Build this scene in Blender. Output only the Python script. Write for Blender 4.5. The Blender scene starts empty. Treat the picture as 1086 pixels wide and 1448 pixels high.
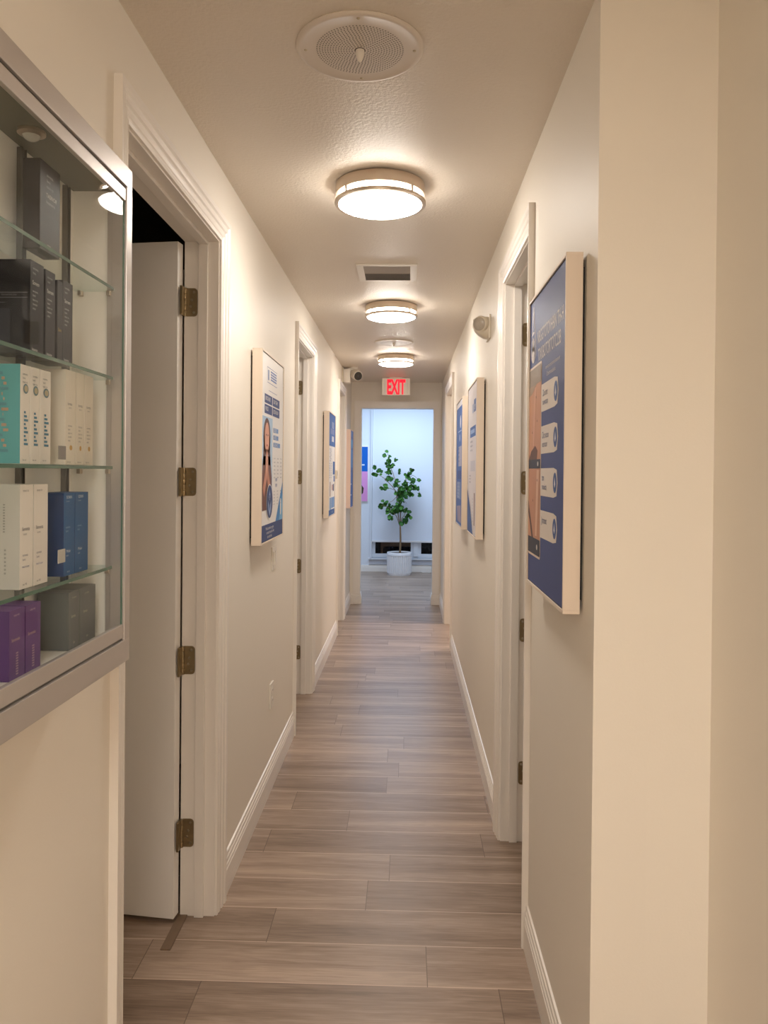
import bpy, bmesh, math, random
from mathutils import Vector, Matrix
random.seed(7)
PI = math.pi
S = bpy.context.scene
COL = S.collection

# ------------------------------------------------------------------ camera, exposure, world
F_PX, CX, CY = 1085.0, 543.0, 675.39
yaw, pitch, roll = math.radians(1.679), math.radians(0.4), 0.009
fw = Vector((-math.sin(yaw)*math.cos(pitch), math.cos(yaw)*math.cos(pitch), -math.sin(pitch)))
rt = Vector((math.cos(yaw), math.sin(yaw), 0)); up = rt.cross(fw)
R_ = rt*math.cos(roll) + up*math.sin(roll); U_ = up*math.cos(roll) - rt*math.sin(roll)
cam_d = bpy.data.cameras.new('camera'); cam = bpy.data.objects.new('camera', cam_d); COL.objects.link(cam)
M4 = Matrix((R_, U_, -fw)).transposed().to_4x4(); M4.translation = Vector((0, 0, 1.585))
cam.matrix_world = M4
cam_d.sensor_fit = 'VERTICAL'; cam_d.sensor_height = 36; cam_d.lens = 36*F_PX/1448
cam_d.shift_y = (CY-724)/1448; cam_d.clip_start = .02; cam_d.clip_end = 60
S.camera = cam
S.view_settings.view_transform = 'Standard'; S.view_settings.look = 'None'
S.view_settings.gamma = 1; S.view_settings.use_curve_mapping = False
S.view_settings.exposure = 0.07
w = bpy.data.worlds.new('world'); S.world = w; w.use_nodes = True
w.node_tree.nodes['Background'].inputs[0].default_value = (.55, .65, .9, 1)
w.node_tree.nodes['Background'].inputs[1].default_value = .05
S.cycles.max_bounces = 12; S.cycles.diffuse_bounces = 6; S.cycles.transparent_max_bounces = 24
S.cycles.use_denoising = True; S.cycles.sample_clamp_indirect = 6

LAMP = 44.0                       # radiance of the lamp diffusers
LAMP_COL = (1.0, .92, .835)
def area(name, loc, size, power, col, rot=(0, 0, 0), size_y=None):
    d = bpy.data.lights.new(name, 'AREA'); d.energy = power; d.color = col; d.size = size
    if size_y: d.shape = 'RECTANGLE'; d.size_y = size_y
    o = bpy.data.objects.new(name, d); COL.objects.link(o); o.location = loc; o.rotation_euler = rot
    return o
area('waiting_room_light', (-.1, 10.9, 2.85), 1.6, 62, (.62, .78, 1.0), size_y=1.2)
area('near_fill_light', (-.05, -1.7, 2.6), .9, 43, (1.0, .93, .87), size_y=1.6)  # unseen fill added behind the viewer to brighten the near end
area('treatment_room_light', (1.65, 7.75, 2.55), .3, 34, (1.0, .84, .74))

# ------------------------------------------------------------------ materials
def lin(c):
    c = c/255.0
    return c/12.92 if c <= .04045 else ((c+.055)/1.055)**2.4
def rgb(*c): return tuple(lin(v) for v in c) + (1,)
MATS = {}
def mat(name, col, rough=.5, metal=0, spec=.5, bump=0, bscale=200, emit=0, var=0, vscale=3, noise_stretch=None, coat=0, bdist=.002):
    if name in MATS: return MATS[name]
    m = bpy.data.materials.new(name); m.use_nodes = True; MATS[name] = m
    nt = m.node_tree; b = nt.nodes['Principled BSDF']
    b.inputs['Base Color'].default_value = rgb(*col)
    b.inputs['Roughness'].default_value = rough; b.inputs['Metallic'].default_value = metal
    b.inputs['Specular IOR Level'].default_value = spec
    b.inputs['Coat Weight'].default_value = coat
    tc = nt.nodes.new('ShaderNodeTexCoord')
    src = tc.outputs['Object']
    if noise_stretch:
        mp = nt.nodes.new('ShaderNodeMapping'); mp.inputs['Scale'].default_value = noise_stretch
        nt.links.new(src, mp.inputs[0]); src = mp.outputs[0]
    if var:
        n = nt.nodes.new('ShaderNodeTexNoise'); n.inputs['Scale'].default_value = vscale; n.inputs['Detail'].default_value = 4
        nt.links.new(src, n.inputs['Vector'])
        mx = nt.nodes.new('ShaderNodeMix'); mx.data_type = 'RGBA'
        c = rgb(*col)
        mx.inputs[6].default_value = tuple(v*(1-var) for v in c[:3])+(1,)
        mx.inputs[7].default_value = tuple(min(1, v*(1+var)) for v in c[:3])+(1,)
        nt.links.new(n.outputs['Fac'], mx.inputs[0]); nt.links.new(mx.outputs[2], b.inputs['Base Color'])
    if bump:
        n = nt.nodes.new('ShaderNodeTexNoise'); n.inputs['Scale'].default_value = bscale; n.inputs['Detail'].default_value = 3
        nt.links.new(src, n.inputs['Vector'])
        bp = nt.nodes.new('ShaderNodeBump'); bp.inputs['Strength'].default_value = bump; bp.inputs['Distance'].default_value = bdist
        nt.links.new(n.outputs['Fac'], bp.inputs['Height']); nt.links.new(bp.outputs[0], b.inputs['Normal'])
    if emit:
        b.inputs['Emission Color'].default_value = rgb(*col); b.inputs['Emission Strength'].default_value = emit
    return m

wall_m = mat('wall_paint', (239, 232.6, 221.6), .52, spec=.25, bump=.10, bscale=170, var=.012, vscale=1.5)
ceil_m = mat('ceiling_paint', (224, 214, 200), .42, spec=.4, bump=.45, bscale=95, bdist=.005, var=.01)
trim_m = mat('trim_gloss_paint', (240, 234, 226), .3, spec=.5, var=.01, vscale=2)
leaf_m = mat('door_leaf_paint', (247, 244, 239), .36, spec=.45, bump=.05, bscale=300)
room_shade_m = mat('unlit_room_shade', (26, 24, 22), .8, bump=.05)  # near-black colour stands in for the darkness of the unlit room
far_wall_m = mat('waiting_room_paint', (226, 232, 240), .5, spec=.3, bump=.05, bscale=150)
shade_m = mat('roller_shade_fabric', (226, 233, 244), .8, spec=.1, bump=.2, bscale=900)
brass_m = mat('antique_brass', (160, 142, 110), .32, metal=.75, var=.06, vscale=60)
screw_m = mat('screw_steel', (196, 184, 160), .3, metal=1)
nickel_m = mat('brushed_nickel', (206, 192, 176), .33, metal=.85, noise_stretch=(1, 1, 60), var=.05, vscale=20)
alu_m = mat('satin_aluminium', (200, 194, 190), .34, metal=.55, var=.03, vscale=4, spec=.5)
alud_m = mat('dark_aluminium_channel', (120, 118, 114), .4, metal=.8, bump=.02)
cream_m = mat('cream_frame_laminate', (234, 219, 202), .45, var=.04, vscale=8, noise_stretch=(6, 6, .6))
pinkf_m = mat('pinkish_frame_laminate', (240, 214, 200), .45, var=.03, vscale=8)
black_m = mat('shadow_gap_black', (20, 18, 17), .7, bump=.02)
panel_m = mat('cabinet_cream_panel', (250, 248, 243), .35, var=.02, vscale=5)
white_p = mat('white_plastic', (236, 230, 220), .35, var=.01)
ivory_p = mat('ivory_plastic', (214, 204, 186), .35, var=.01)
grille_m = mat('speaker_grille_enamel', (218, 208, 196), .4, var=.01)
hole_m = mat('perforation_dark', (70, 58, 48), .9, bump=.02)
vent_m = mat('vent_grey', (176, 170, 166), .45, var=.03)
ventd_m = mat('vent_dark', (84, 78, 74), .7, var=.1, vscale=40)
lens_m = mat('camera_black_lens', (32, 30, 28), .15, var=.02)
sub_m = mat('soil', (70, 52, 38), .9, bump=.8, bscale=80)
pot_m = mat('white_ceramic', (232, 232, 234), .3, var=.015)
bark_m = mat('bark', (128, 104, 76), .8, bump=.5, bscale=60, var=.2, vscale=25)
green_m = mat('leaf_green', (38, 80, 24), .6, spec=.2, var=.35, vscale=14)
green2_m = mat('leaf_light_green', (66, 112, 42), .6, spec=.2, var=.3, vscale=14)
night_m = mat('night_view_dark', (34, 30, 28), .25, var=.3, vscale=8)
tan_m = mat('tan_board', (150, 112, 76), .6, var=.1)
red_e = mat('exit_red', (255, 20, 50), .5, emit=.9)

def emission(name, col, strength):
    m = bpy.data.materials.new(name); m.use_nodes = True; nt = m.node_tree
    b = nt.nodes['Principled BSDF']; b.inputs['Base Color'].default_value = (.8, .8, .8, 1)
    b.inputs['Emission Color'].default_value = col+(1,); b.inputs['Emission Strength'].default_value = strength
    b.inputs['Roughness'].default_value = .5
    return m
glow_m = emission('lamp_opal_glass', LAMP_COL, LAMP)

def glass(name, tint, refl=.09, edge=False):
    m = bpy.data.materials.new(name); m.use_nodes = True; nt = m.node_tree; nt.nodes.clear()
    o = nt.nodes.new('ShaderNodeOutputMaterial'); t = nt.nodes.new('ShaderNodeBsdfTransparent'); g = nt.nodes.new('ShaderNodeBsdfGlossy')
    t.inputs[0].default_value = tint+(1,); g.inputs['Roughness'].default_value = .02
    geo = nt.nodes.new('ShaderNodeNewGeometry'); dp = nt.nodes.new('ShaderNodeVectorMath'); dp.operation = 'DOT_PRODUCT'
    nt.links.new(geo.outputs['Incoming'], dp.inputs[0]); nt.links.new(geo.outputs['Normal'], dp.inputs[1])
    def mth(op, x, y):
        n = nt.nodes.new('ShaderNodeMath'); n.operation = op
        for i, v in enumerate((x, y)):
            if isinstance(v, (int, float)): n.inputs[i].default_value = v
            else: nt.links.new(v, n.inputs[i])
        return n.outputs[0]
    c_ = mth('SUBTRACT', 1.0, mth('ABSOLUTE', dp.outputs['Value'], 0.0))
    fr_ = mth('ADD', mth('MULTIPLY', mth('POWER', c_, 5.0), .35), .010)
    mx = nt.nodes.new('ShaderNodeMixShader')
    nt.links.new(fr_, mx.inputs[0]); nt.links.new(t.outputs[0], mx.inputs[1]); nt.links.new(g.outputs[0], mx.inputs[2])
    nt.links.new(mx.outputs[0], o.inputs[0]); return m
glass_m = glass('cabinet_glass', (.975, .98, .972))
shelf_m = glass('shelf_glass', (.93, .965, .95))
edge_m = mat('glass_edge_green', (84, 118, 104), .15, var=.05)
win_m = glass('window_glass', (.8, .82, .85))

# wood-look plank floor: planks run across the corridor
def floor_mat():
    m = bpy.data.materials.new('taupe_wood_planks'); m.use_nodes = True; nt = m.node_tree; N = nt.nodes; L = nt.links
    b = N['Principled BSDF']
    def mth(op, a, bb=None):
        n = N.new('ShaderNodeMath'); n.operation = op
        for i, v in enumerate((a, bb)):
            if v is None: continue
            if hasattr(v, 'links') or hasattr(v, 'is_linked'): L.new(v, n.inputs[i])
            else: n.inputs[i].default_value = v
        return n.outputs[0]
    geo = N.new('ShaderNodeNewGeometry'); sp = N.new('ShaderNodeSeparateXYZ'); L.new(geo.outputs['Position'], sp.inputs[0])
    row_f = mth('DIVIDE', mth('SUBTRACT', sp.outputs[1], 2.356-2.03), .203)
    row = mth('FLOOR', row_f)
    wn = N.new('ShaderNodeTexWhiteNoise'); wn.noise_dimensions = '1D'; L.new(row, wn.inputs['W'])
    u = mth('DIVIDE', mth('ADD', sp.outputs[0], mth('MULTIPLY', wn.outputs['Value'], 1.22)), .92)
    uc = mth('FLOOR', u)
    cb = N.new('ShaderNodeCombineXYZ'); L.new(uc, cb.inputs[0]); L.new(row, cb.inputs[1])
    w2 = N.new('ShaderNodeTexWhiteNoise'); w2.noise_dimensions = '2D'; L.new(cb.outputs[0], w2.inputs['Vector'])
    # grain coordinates: shifted per plank, stretched along X
    cg = N.new('ShaderNodeCombineXYZ')
    L.new(mth('ADD', sp.outputs[0], mth('MULTIPLY', w2.outputs['Value'], 37.0)), cg.inputs[0]); L.new(sp.outputs[1], cg.inputs[1])
    L.new(mth('MULTIPLY', w2.outputs['Value'], 11.0), cg.inputs[2])
    def noise(sx, sy, scale, detail, dist=0):
        mp = N.new('ShaderNodeMapping'); mp.inputs['Scale'].default_value = (sx, sy, 1); L.new(cg.outputs[0], mp.inputs[0])
        n = N.new('ShaderNodeTexNoise'); n.inputs['Scale'].default_value = scale; n.inputs['Detail'].default_value = detail
        n.inputs['Distortion'].default_value = dist; L.new(mp.outputs[0], n.inputs['Vector']); return n.outputs['Fac']
    broad = noise(.8, 11.0, 1.2, 3, .5); fine = noise(3.0, 90.0, 2.2, 6, .6); knots = noise(2.2, 20.0, 1.8, 5, 2.2)
    v = mth('ADD', mth('MULTIPLY', broad, .78), mth('MULTIPLY', fine, .42))
    v = mth('ADD', v, mth('MULTIPLY', knots, .35))
    v = mth('ADD', v, mth('MULTIPLY', mth('SUBTRACT', w2.outputs['Value'], .2), .17))
    cr = N.new('ShaderNodeValToRGB'); L.new(mth('MULTIPLY', v, .8), cr.inputs[0]); e = cr.color_ramp.elements
    e[0].position = .46; e[0].color = rgb(118, 98, 82); e[1].position = .93; e[1].color = rgb(190, 168, 150)
    k = cr.color_ramp.elements.new(.66); k.color = rgb(150, 129, 112)
    fy = mth('FRACT', row_f); fx = mth('FRACT', u)
    gy = mth('MULTIPLY', mth('LESS_THAN', fy, .020), .75)
    gx = mth('MULTIPLY', mth('LESS_THAN', fx, .0030), .8)
    light = N.new('ShaderNodeMix'); light.data_type = 'RGBA'; L.new(gy, light.inputs[0]); L.new(cr.outputs[0], light.inputs[6]); light.inputs[7].default_value = rgb(214, 192, 172)
    dark = N.new('ShaderNodeMix'); dark.data_type = 'RGBA'; L.new(gx, dark.inputs[0]); L.new(light.outputs[2], dark.inputs[6]); dark.inputs[7].default_value = rgb(92, 74, 62)
    L.new(dark.outputs[2], b.inputs['Base Color'])
    b.inputs['Specular IOR Level'].default_value = .5
    L.new(mth('ADD', mth('MULTIPLY', fine, .12), .30), b.inputs['Roughness'])
    bp = N.new('ShaderNodeBump'); bp.inputs['Strength'].default_value = .12; bp.inputs['Distance'].default_value = .001
    L.new(fine, bp.inputs['Height']); L.new(bp.outputs[0], b.inputs['Normal'])
    return m
floor_m = floor_mat()

# ------------------------------------------------------------------ mesh helpers (all in world coordinates)
def wloc(o):
    v = Vector((0, 0, 0))
    while o: v = v + o.location; o = o.parent
    return v
def obj(name, bm, mats, parent=None, smooth=False, origin=None, keep=False):
    me = bpy.data.meshes.new(name)
    xs = [v.co for v in bm.verts]
    lo = Vector((min(c[i] for c in xs) for i in range(3))); hi = Vector((max(c[i] for c in xs) for i in range(3)))
    og = Vector(origin) if origin else Vector(((lo.x+hi.x)/2, (lo.y+hi.y)/2, lo.z))
    bmesh.ops.translate(bm, verts=bm.verts, vec=-og)
    if not keep: bmesh.ops.recalc_face_normals(bm, faces=bm.faces)
    bm.to_mesh(me); bm.free()
    for m in (mats if isinstance(mats, (list, tuple)) else [mats]): me.materials.append(m)
    if smooth:
        for p in me.polygons: p.use_smooth = True
        me.set_sharp_from_angle(angle=math.radians(35))
    o = bpy.data.objects.new(name, me); COL.objects.link(o)
    o.parent = parent; o.location = og - wloc(parent)
    return o
def thing(name, label, cat, loc, group=None, kind=None):
    o = bpy.data.objects.new(name, None); COL.objects.link(o); o.location = loc; o.empty_display_size = .05
    if label: o['label'] = label
    if cat: o['category'] = cat
    if group: o['group'] = group
    if kind: o['kind'] = kind
    return o
def tag(o, label, cat, group=None, kind=None):
    o['label'] = label; o['category'] = cat
    if group: o['group'] = group
    if kind: o['kind'] = kind
    return o
def struct(o, label, cat):
    o['kind'] = 'structure'; o['label'] = label; o['category'] = cat; return o
def copy_tree(o, parent=None):
    c = o.copy(); COL.objects.link(c); c.parent = parent
    for ch in [x for x in o.children]: copy_tree(ch, c)
    return c
def B(): return bmesh.new()
def box(bm, x0, x1, y0, y1, z0, z1, mi=0, bev=0):
    x0, x1 = min(x0, x1), max(x0, x1); y0, y1 = min(y0, y1), max(y0, y1); z0, z1 = min(z0, z1), max(z0, z1)
    t = bmesh.new()
    v = [t.verts.new((x, y, z)) for x in (x0, x1) for y in (y0, y1) for z in (z0, z1)]
    for f in ((0, 1, 3, 2), (4, 6, 7, 5), (0, 4, 5, 1), (2, 3, 7, 6), (0, 2, 6, 4), (1, 5, 7, 3)): t.faces.new([v[i] for i in f])
    bmesh.ops.recalc_face_normals(t, faces=t.faces)
    if bev: bmesh.ops.bevel(t, geom=list(t.edges), offset=bev, segments=2, affect='EDGES', profile=.6)
    merge(bm, t, mi); return bm
def merge(bm, t, mi=None):
    t.verts.ensure_lookup_table(); mp = {}
    for v in t.verts: mp[v] = bm.verts.new(v.co)
    for f in t.faces:
        try: n = bm.faces.new([mp[v] for v in f.verts])
        except ValueError: continue
        n.material_index = f.material_index if mi is None else mi
    t.free()
def lathe(bm, prof, c, n=48, mi=0, axis='z'):
    # prof: list of (r, h); closed at r=0 ends
    rings = []
    for r, h in prof:
        if r < 1e-6: pts = [(0, 0, h)]
        else: pts = [(r*math.cos(2*PI*k/n), r*math.sin(2*PI*k/n), h) for k in range(n)]
        vs = []
        for p in pts:
            q = {'z': (p[0], p[1], p[2]), 'x': (p[2], p[0], p[1]), 'y': (p[0], p[2], p[1])}[axis]
            vs.append(bm.verts.new((c[0]+q[0], c[1]+q[1], c[2]+q[2])))
        rings.append(vs)
    for a, b2 in zip(rings, rings[1:]):
        for k in range(n):
            k2 = (k+1) % n
            if len(a) == 1 and len(b2) == 1: continue
            if len(a) == 1: f = [a[0], b2[k], b2[k2]]
            elif len(b2) == 1: f = [a[k], b2[0], a[k2]]
            else: f = [a[k], b2[k], b2[k2], a[k2]]
            bm.faces.new(f).material_index = mi
    return bm
def tube(bm, pts, radii, n=8, mi=0):
    pts = [Vector(p) for p in pts]
    if not isinstance(radii, (list, tuple)): radii = [radii]*len(pts)
    rings = []
    for i, p in enumerate(pts):
        d = (pts[min(i+1, len(pts)-1)]-pts[max(i-1, 0)]).normalized()
        a = d.orthogonal().normalized() if i == 0 else (rings_a - d*rings_a.dot(d)).normalized()
        rings_a = a; b2 = d.cross(a)
        rings.append([bm.verts.new(p+(a*math.cos(2*PI*k/n)+b2*math.sin(2*PI*k/n))*radii[i]) for k in range(n)])
    for r0, r1 in zip(rings, rings[1:]):
        for k in range(n): bm.faces.new([r0[k], r0[(k+1) % n], r1[(k+1) % n], r1[k]]).material_index = mi
    bm.faces.new(rings[0][::-1]).material_index = mi; bm.faces.new(rings[-1]).material_index = mi
    return bm
def prism(bm, poly, fmap, d0, d1, mi=0):
    # poly: 2D points; fmap(u, v, d) -> world
    a = [bm.verts.new(fmap(u, v, d0)) for u, v in poly]; b2 = [bm.verts.new(fmap(u, v, d1)) for u, v in poly]
    bm.faces.new(a).material_index = mi; bm.faces.new(b2[::-1]).material_index = mi
    for i in range(len(poly)):
        j = (i+1) % len(poly); bm.faces.new([a[i], b2[i], b2[j], a[j]]).material_index = mi

# ------------------------------------------------------------------ dimensions
XL, XR, ZC = -.671, .418, 2.664
WT = .12                                   # wall thickness
YE = 9.2                                   # end wall
HEAD = 2.395
Y_BACK = -3.2
RC, RX = 1.71, .676                        # corner where the corridor widens beside the camera
DOORS = {1: ('L', 1.80, 2.70, .075, .105), 2: ('L', 4.65, 5.44, .08, .10), 3: ('L', 7.48, 8.17, .08, .09),
         4: ('R', 2.63, 3.31, .07, .10), 5: ('R', 6.93, 8.05, .08, .10)}
JT = .018                                  # jamb thickness (wall is cut wider by this)

# ------------------------------------------------------------------ floor, ceiling, walls
bm = B(); box(bm, -4, 4, Y_BACK, 12.4, -.1, 0); struct(obj('floor', bm, floor_m), 'taupe wood-look plank floor laid crosswise along the corridor', 'floor')
bm = B()
box(bm, XL-.15, RX+.15, Y_BACK, YE+.14, ZC, ZC+.1)
struct(obj('ceiling', bm, ceil_m), 'off-white lightly textured corridor ceiling', 'ceiling')

def wall_with_openings(side, y0, y1, doors):
    bm = B(); xs = (XL-WT, XL) if side == 'L' else (XR, XR+WT)
    cur = y0
    for d in doors:
        _, a, b2, _, _ = DOORS[d]
        box(bm, xs[0], xs[1], cur, a-JT, 0, ZC)
        box(bm, xs[0], xs[1], a-JT, b2+JT, HEAD+JT, ZC)
        cur = b2+JT
    box(bm, xs[0], xs[1], cur, y1, 0, ZC)
    return bm
struct(obj('wall_left', wall_with_openings('L', Y_BACK, YE, [1, 2, 3]), wall_m), 'cream painted left corridor wall with three door openings', 'wall')
bm = wall_with_openings('R', RC, YE, [4, 5])
struct(obj('wall_right', bm, wall_m), 'cream painted right corridor wall with two door openings', 'wall')
bm = B(); box(bm, XR+WT, RX, RC, RC+WT, 0, ZC); box(bm, RX, RX+WT, Y_BACK, RC+WT, 0, ZC)
struct(obj('wall_right_recess', bm, wall_m), 'cream wall stepping back beside the large blue poster, nearest the viewer', 'wall')
bm = B(); box(bm, XL-WT, RX+WT, Y_BACK-WT, Y_BACK, 0, ZC)
struct(obj('wall_back', bm, wall_m), 'cream wall closing the corridor behind the viewer', 'wall')
# end wall with the opening to the waiting room
OX0, OX1, OZ = -.545, .318, 2.352
bm = B()
box(bm, XL-.9, OX0, YE, YE+.13, 0, ZC+.4); box(bm, OX1, XR+.9, YE, YE+.13, 0, ZC+.4); box(bm, OX0, OX1, YE, YE+.13, OZ, ZC+.4)
struct(obj('wall_end', bm, wall_m), 'cream end wall with the opening to the waiting room', 'wall')
bm = B(); wz = .085
fm = lambda u, v, d: (u, YE-d, v)
for poly in ([(OX0-wz, .13), (OX0, .13), (OX0, OZ), (OX0-wz, OZ+wz)], [(OX1, .13), (OX1+wz, .13), (OX1+wz, OZ+wz), (OX1, OZ)],
             [(OX0-wz, OZ+wz), (OX0, OZ), (OX1, OZ), (OX1+wz, OZ+wz)]):
    prism(bm, poly, fm, 0, .014)
struct(obj('trim_1', bm, trim_m), 'flat cream casing around the waiting room opening', 'trim')

# waiting room shell beyond
YF = 12.25
bm = B(); box(bm, -2.8, 2.8, YE+.14, YF, 3.0, 3.1); struct(obj('ceiling_waiting_room', bm, far_wall_m), 'white waiting room ceiling beyond the corridor', 'ceiling')
WX0, WX1, WZ0, WZ1 = -.545, 1.30, .215, 2.75      # far window hole
bm = B()
box(bm, -2.8, WX0, YF, YF+.15, 0, 3.0); box(bm, WX1, 2.8, YF, YF+.15, 0, 3.0)
box(bm, WX0, WX1, YF, YF+.15, 0, WZ0); box(bm, WX0, WX1, YF, YF+.15, WZ1, 3.0)
struct(obj('wall_far', bm, far_wall_m), 'bluish white far wall of the waiting room around the window', 'wall')
bm = B(); box(bm, -2.92, -2.8, YE+.13, YF, 0, 3.0); struct(obj('wall_waiting_room_left', bm, far_wall_m), 'left wall of the waiting room, out of sight', 'wall')
bm = B(); box(bm, 2.8, 2.92, YE+.13, YF, 0, 3.0); struct(obj('wall_waiting_room_right', bm, far_wall_m), 'right wall of the waiting room, out of sight', 'wall')
bm = B(); box(bm, -2.8, XL-.9, YE, YE+.13, 0, 3.0); box(bm, XR+.9, 2.8, YE, YE+.13, 0, 3.0)
struct(obj('wall_waiting_room_near', bm, far_wall_m), 'near wall of the waiting room either side of the corridor', 'wall')

# side rooms behind the doors (plain shells)
def room(name, x0, x1, y0, y1, m, lab, cm=None):
    bm = B(); t = .08
    xo = x0 if abs(x0) > abs(x1) else x1           # outer side
    s = -1 if xo < 0 else 1
    box(bm, xo, xo+s*t, y0, y1, 0, ZC); box(bm, x0, x1, y0-t, y0, 0, ZC); box(bm, x0, x1, y1, y1+t, 0, ZC)
    struct(obj(name, bm, m), lab, 'wall')
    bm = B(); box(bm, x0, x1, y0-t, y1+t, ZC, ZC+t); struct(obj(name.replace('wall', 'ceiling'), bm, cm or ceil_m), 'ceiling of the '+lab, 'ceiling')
room('wall_left_dark_room', -2.1, XL-WT, 1.2, 4.1, wall_m, 'unlit room behind the nearest left door', room_shade_m)
room('wall_left_middle_room', -2.9, XL-WT, 4.3, 6.6, wall_m, 'side room behind the second left door')
room('wall_left_last_room', -2.4, XL-WT, 6.9, 8.9, wall_m, 'side room behind the last left door')
room('wall_right_near_room', XR+WT, 2.7, 2.0, 4.4, wall_m, 'side room behind the nearest right door')
room('wall_right_last_room', XR+WT, 2.6, 6.1, 8.9, wall_m, 'lit side room behind the last right door')

# ------------------------------------------------------------------ baseboards
BASE = [(0, 0), (.014, 0), (.014, .092), (.0115, .095), (.0115, .099), (.013, .103), (.0125, .108), (.0085, .112), (.0085, .116), (.0105, .120), (.0095, .126), (.0055, .130), (.0055, .134), (.0075, .138), (.006, .145), (0, .147)]
nb = [0]
def baseboard(name, lab, a, b2, nrm, scale=1.0):
    # from a to b2 on the floor, nrm = direction out of the wall
    bm = B(); a = Vector(a+(0,)); b2 = Vector(b2+(0,)); n = Vector(nrm+(0,))
    ra = [bm.verts.new(a+n*p[0]+Vector((0, 0, p[1]*scale))) for p in BASE]
    rb = [bm.verts.new(b2+n*p[0]+Vector((0, 0, p[1]*scale))) for p in BASE]
    for i in range(len(BASE)):
        j = (i+1) % len(BASE); bm.faces.new([ra[i], ra[j], rb[j], rb[i]])
    bm.faces.new(ra[::-1]); bm.faces.new(rb)
    return struct(obj(name, bm, trim_m), lab, 'baseboard')
L1, R1 = (1, 0), (-1, 0)
dn = {k: (v[1]-v[3], v[2]+v[4]) for k, v in DOORS.items()}
baseboard('baseboard_left', 'white ridged baseboard under the glass display cabinet', (XL, Y_BACK), (XL, dn[1][0]), L1)
baseboard('baseboard_left', 'white ridged baseboard below the large white poster, left', (XL, dn[1][1]), (XL, dn[2][0]), L1)
baseboard('baseboard_left', 'white baseboard between second and third left doors', (XL, dn[2][1]), (XL, dn[3][0]), L1)
baseboard('baseboard_left', 'short white baseboard after the last left door', (XL, dn[3][1]), (XL, YE), L1)
baseboard('baseboard_right', 'white ridged baseboard below the large blue poster, right', (XR, RC), (XR, dn[4][0]), R1)
baseboard('baseboard_right', 'long white baseboard below the two right posters', (XR, dn[4][1]), (XR, dn[5][0]), R1)
baseboard('baseboard_right', 'short white baseboard after the last right door', (XR, dn[5][1]), (XR, YE), R1)
baseboard('baseboard_recess', 'white baseboard at the foot of the recessed right wall', (RX, Y_BACK), (RX, RC), R1)
baseboard('baseboard_end', 'white baseboard on the end wall left of the opening', (XL, YE), (OX0, YE), (0, -1), .9)
baseboard('baseboard_end', 'white baseboard on the end wall right of the opening', (OX1, YE), (XR, YE), (0, -1), .9)
baseboard('baseboard_end', 'white baseboard returning into the opening, left', (OX0, YE-.014), (OX0, YE+.13), (1, 0), .9)
baseboard('baseboard_end', 'white baseboard returning into the opening, right', (OX1, YE-.014), (OX1, YE+.13), (-1, 0), .9)
baseboard('baseboard_far', 'white baseboard along the far waiting room wall', (-2.8, YF), (2.8, YF), (0, -1), .7)

# ------------------------------------------------------------------ doors
CASE = [(0, 0), (0, .009), (.08, .012), (.12, .0105), (.16, .0105), (.20, .013), (.34, .014), (.40, .012), (.44, .012), (.50, .0165), (.62, .0175), (.68, .0155), (.73, .0155), (.80, .0205), (1.0, .021), (1.0, 0)]
def hinge(parent, x_leaf, y_face, zc, sgn):
    """leaf lies on the far jamb (faces the viewer); knuckle at the room side. sgn: -1 left wall, +1 right wall"""
    h = .1; bm = B(); z0, z1 = zc-h/2, zc+h/2; r = .012
    xi = x_leaf; xo = x_leaf+sgn*.038            # xi: corridor side (rounded corners), xo: knuckle side
    poly = [(xo, z0), (xi+sgn*r, z0)]
    poly += [(xi+sgn*r-sgn*r*math.sin(t), z0+r-r*math.cos(t)) for t in (PI/6, PI/3, PI/2)]
    poly += [(xi+sgn*r-sgn*r*math.cos(t), z1-r+r*math.sin(t)) for t in (0, PI/6, PI/3, PI/2)] + [(xo, z1)]
    prism(bm, poly, lambda u, v, d: (u, y_face-d, v), 0, .0025)
    o = obj('hinge', bm, brass_m, parent)
    bm = B()
    for k in range(5):
        zz = z0+k*h/5
        lathe(bm, [(0, zz+.0006), (.0062, zz+.0006), (.0065, zz+.0015), (.0065, zz+h/5-.0015), (.0062, zz+h/5-.0006), (0, zz+h/5-.0006)], (xo+sgn*.004, y_face-.007, 0), 14)
    obj('hinge_knuckle', bm, brass_m, o, True)
    bm = B()
    box(bm, xo+sgn*.004, xo+sgn*.012, y_face-.044, y_face-.006, z0, z1)     # leaf let into the edge of the door
    obj('hinge_leaf', bm, brass_m, o)
    for du, dz in ((.012, .036), (.020, .008), (.012, -.036), (.024, -.014)):
        bm = B(); lathe(bm, [(0, .0014), (.0036, .0014), (.0050, 0), (0, 0)], (0, 0, 0), 12, axis='y')
        bmesh.ops.scale(bm, vec=(1, -1, 1), verts=bm.verts)
        bmesh.ops.translate(bm, vec=(xi+sgn*du, y_face-.0025, zc+dz), verts=bm.verts)
        obj('screw', bm, screw_m, o)
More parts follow.
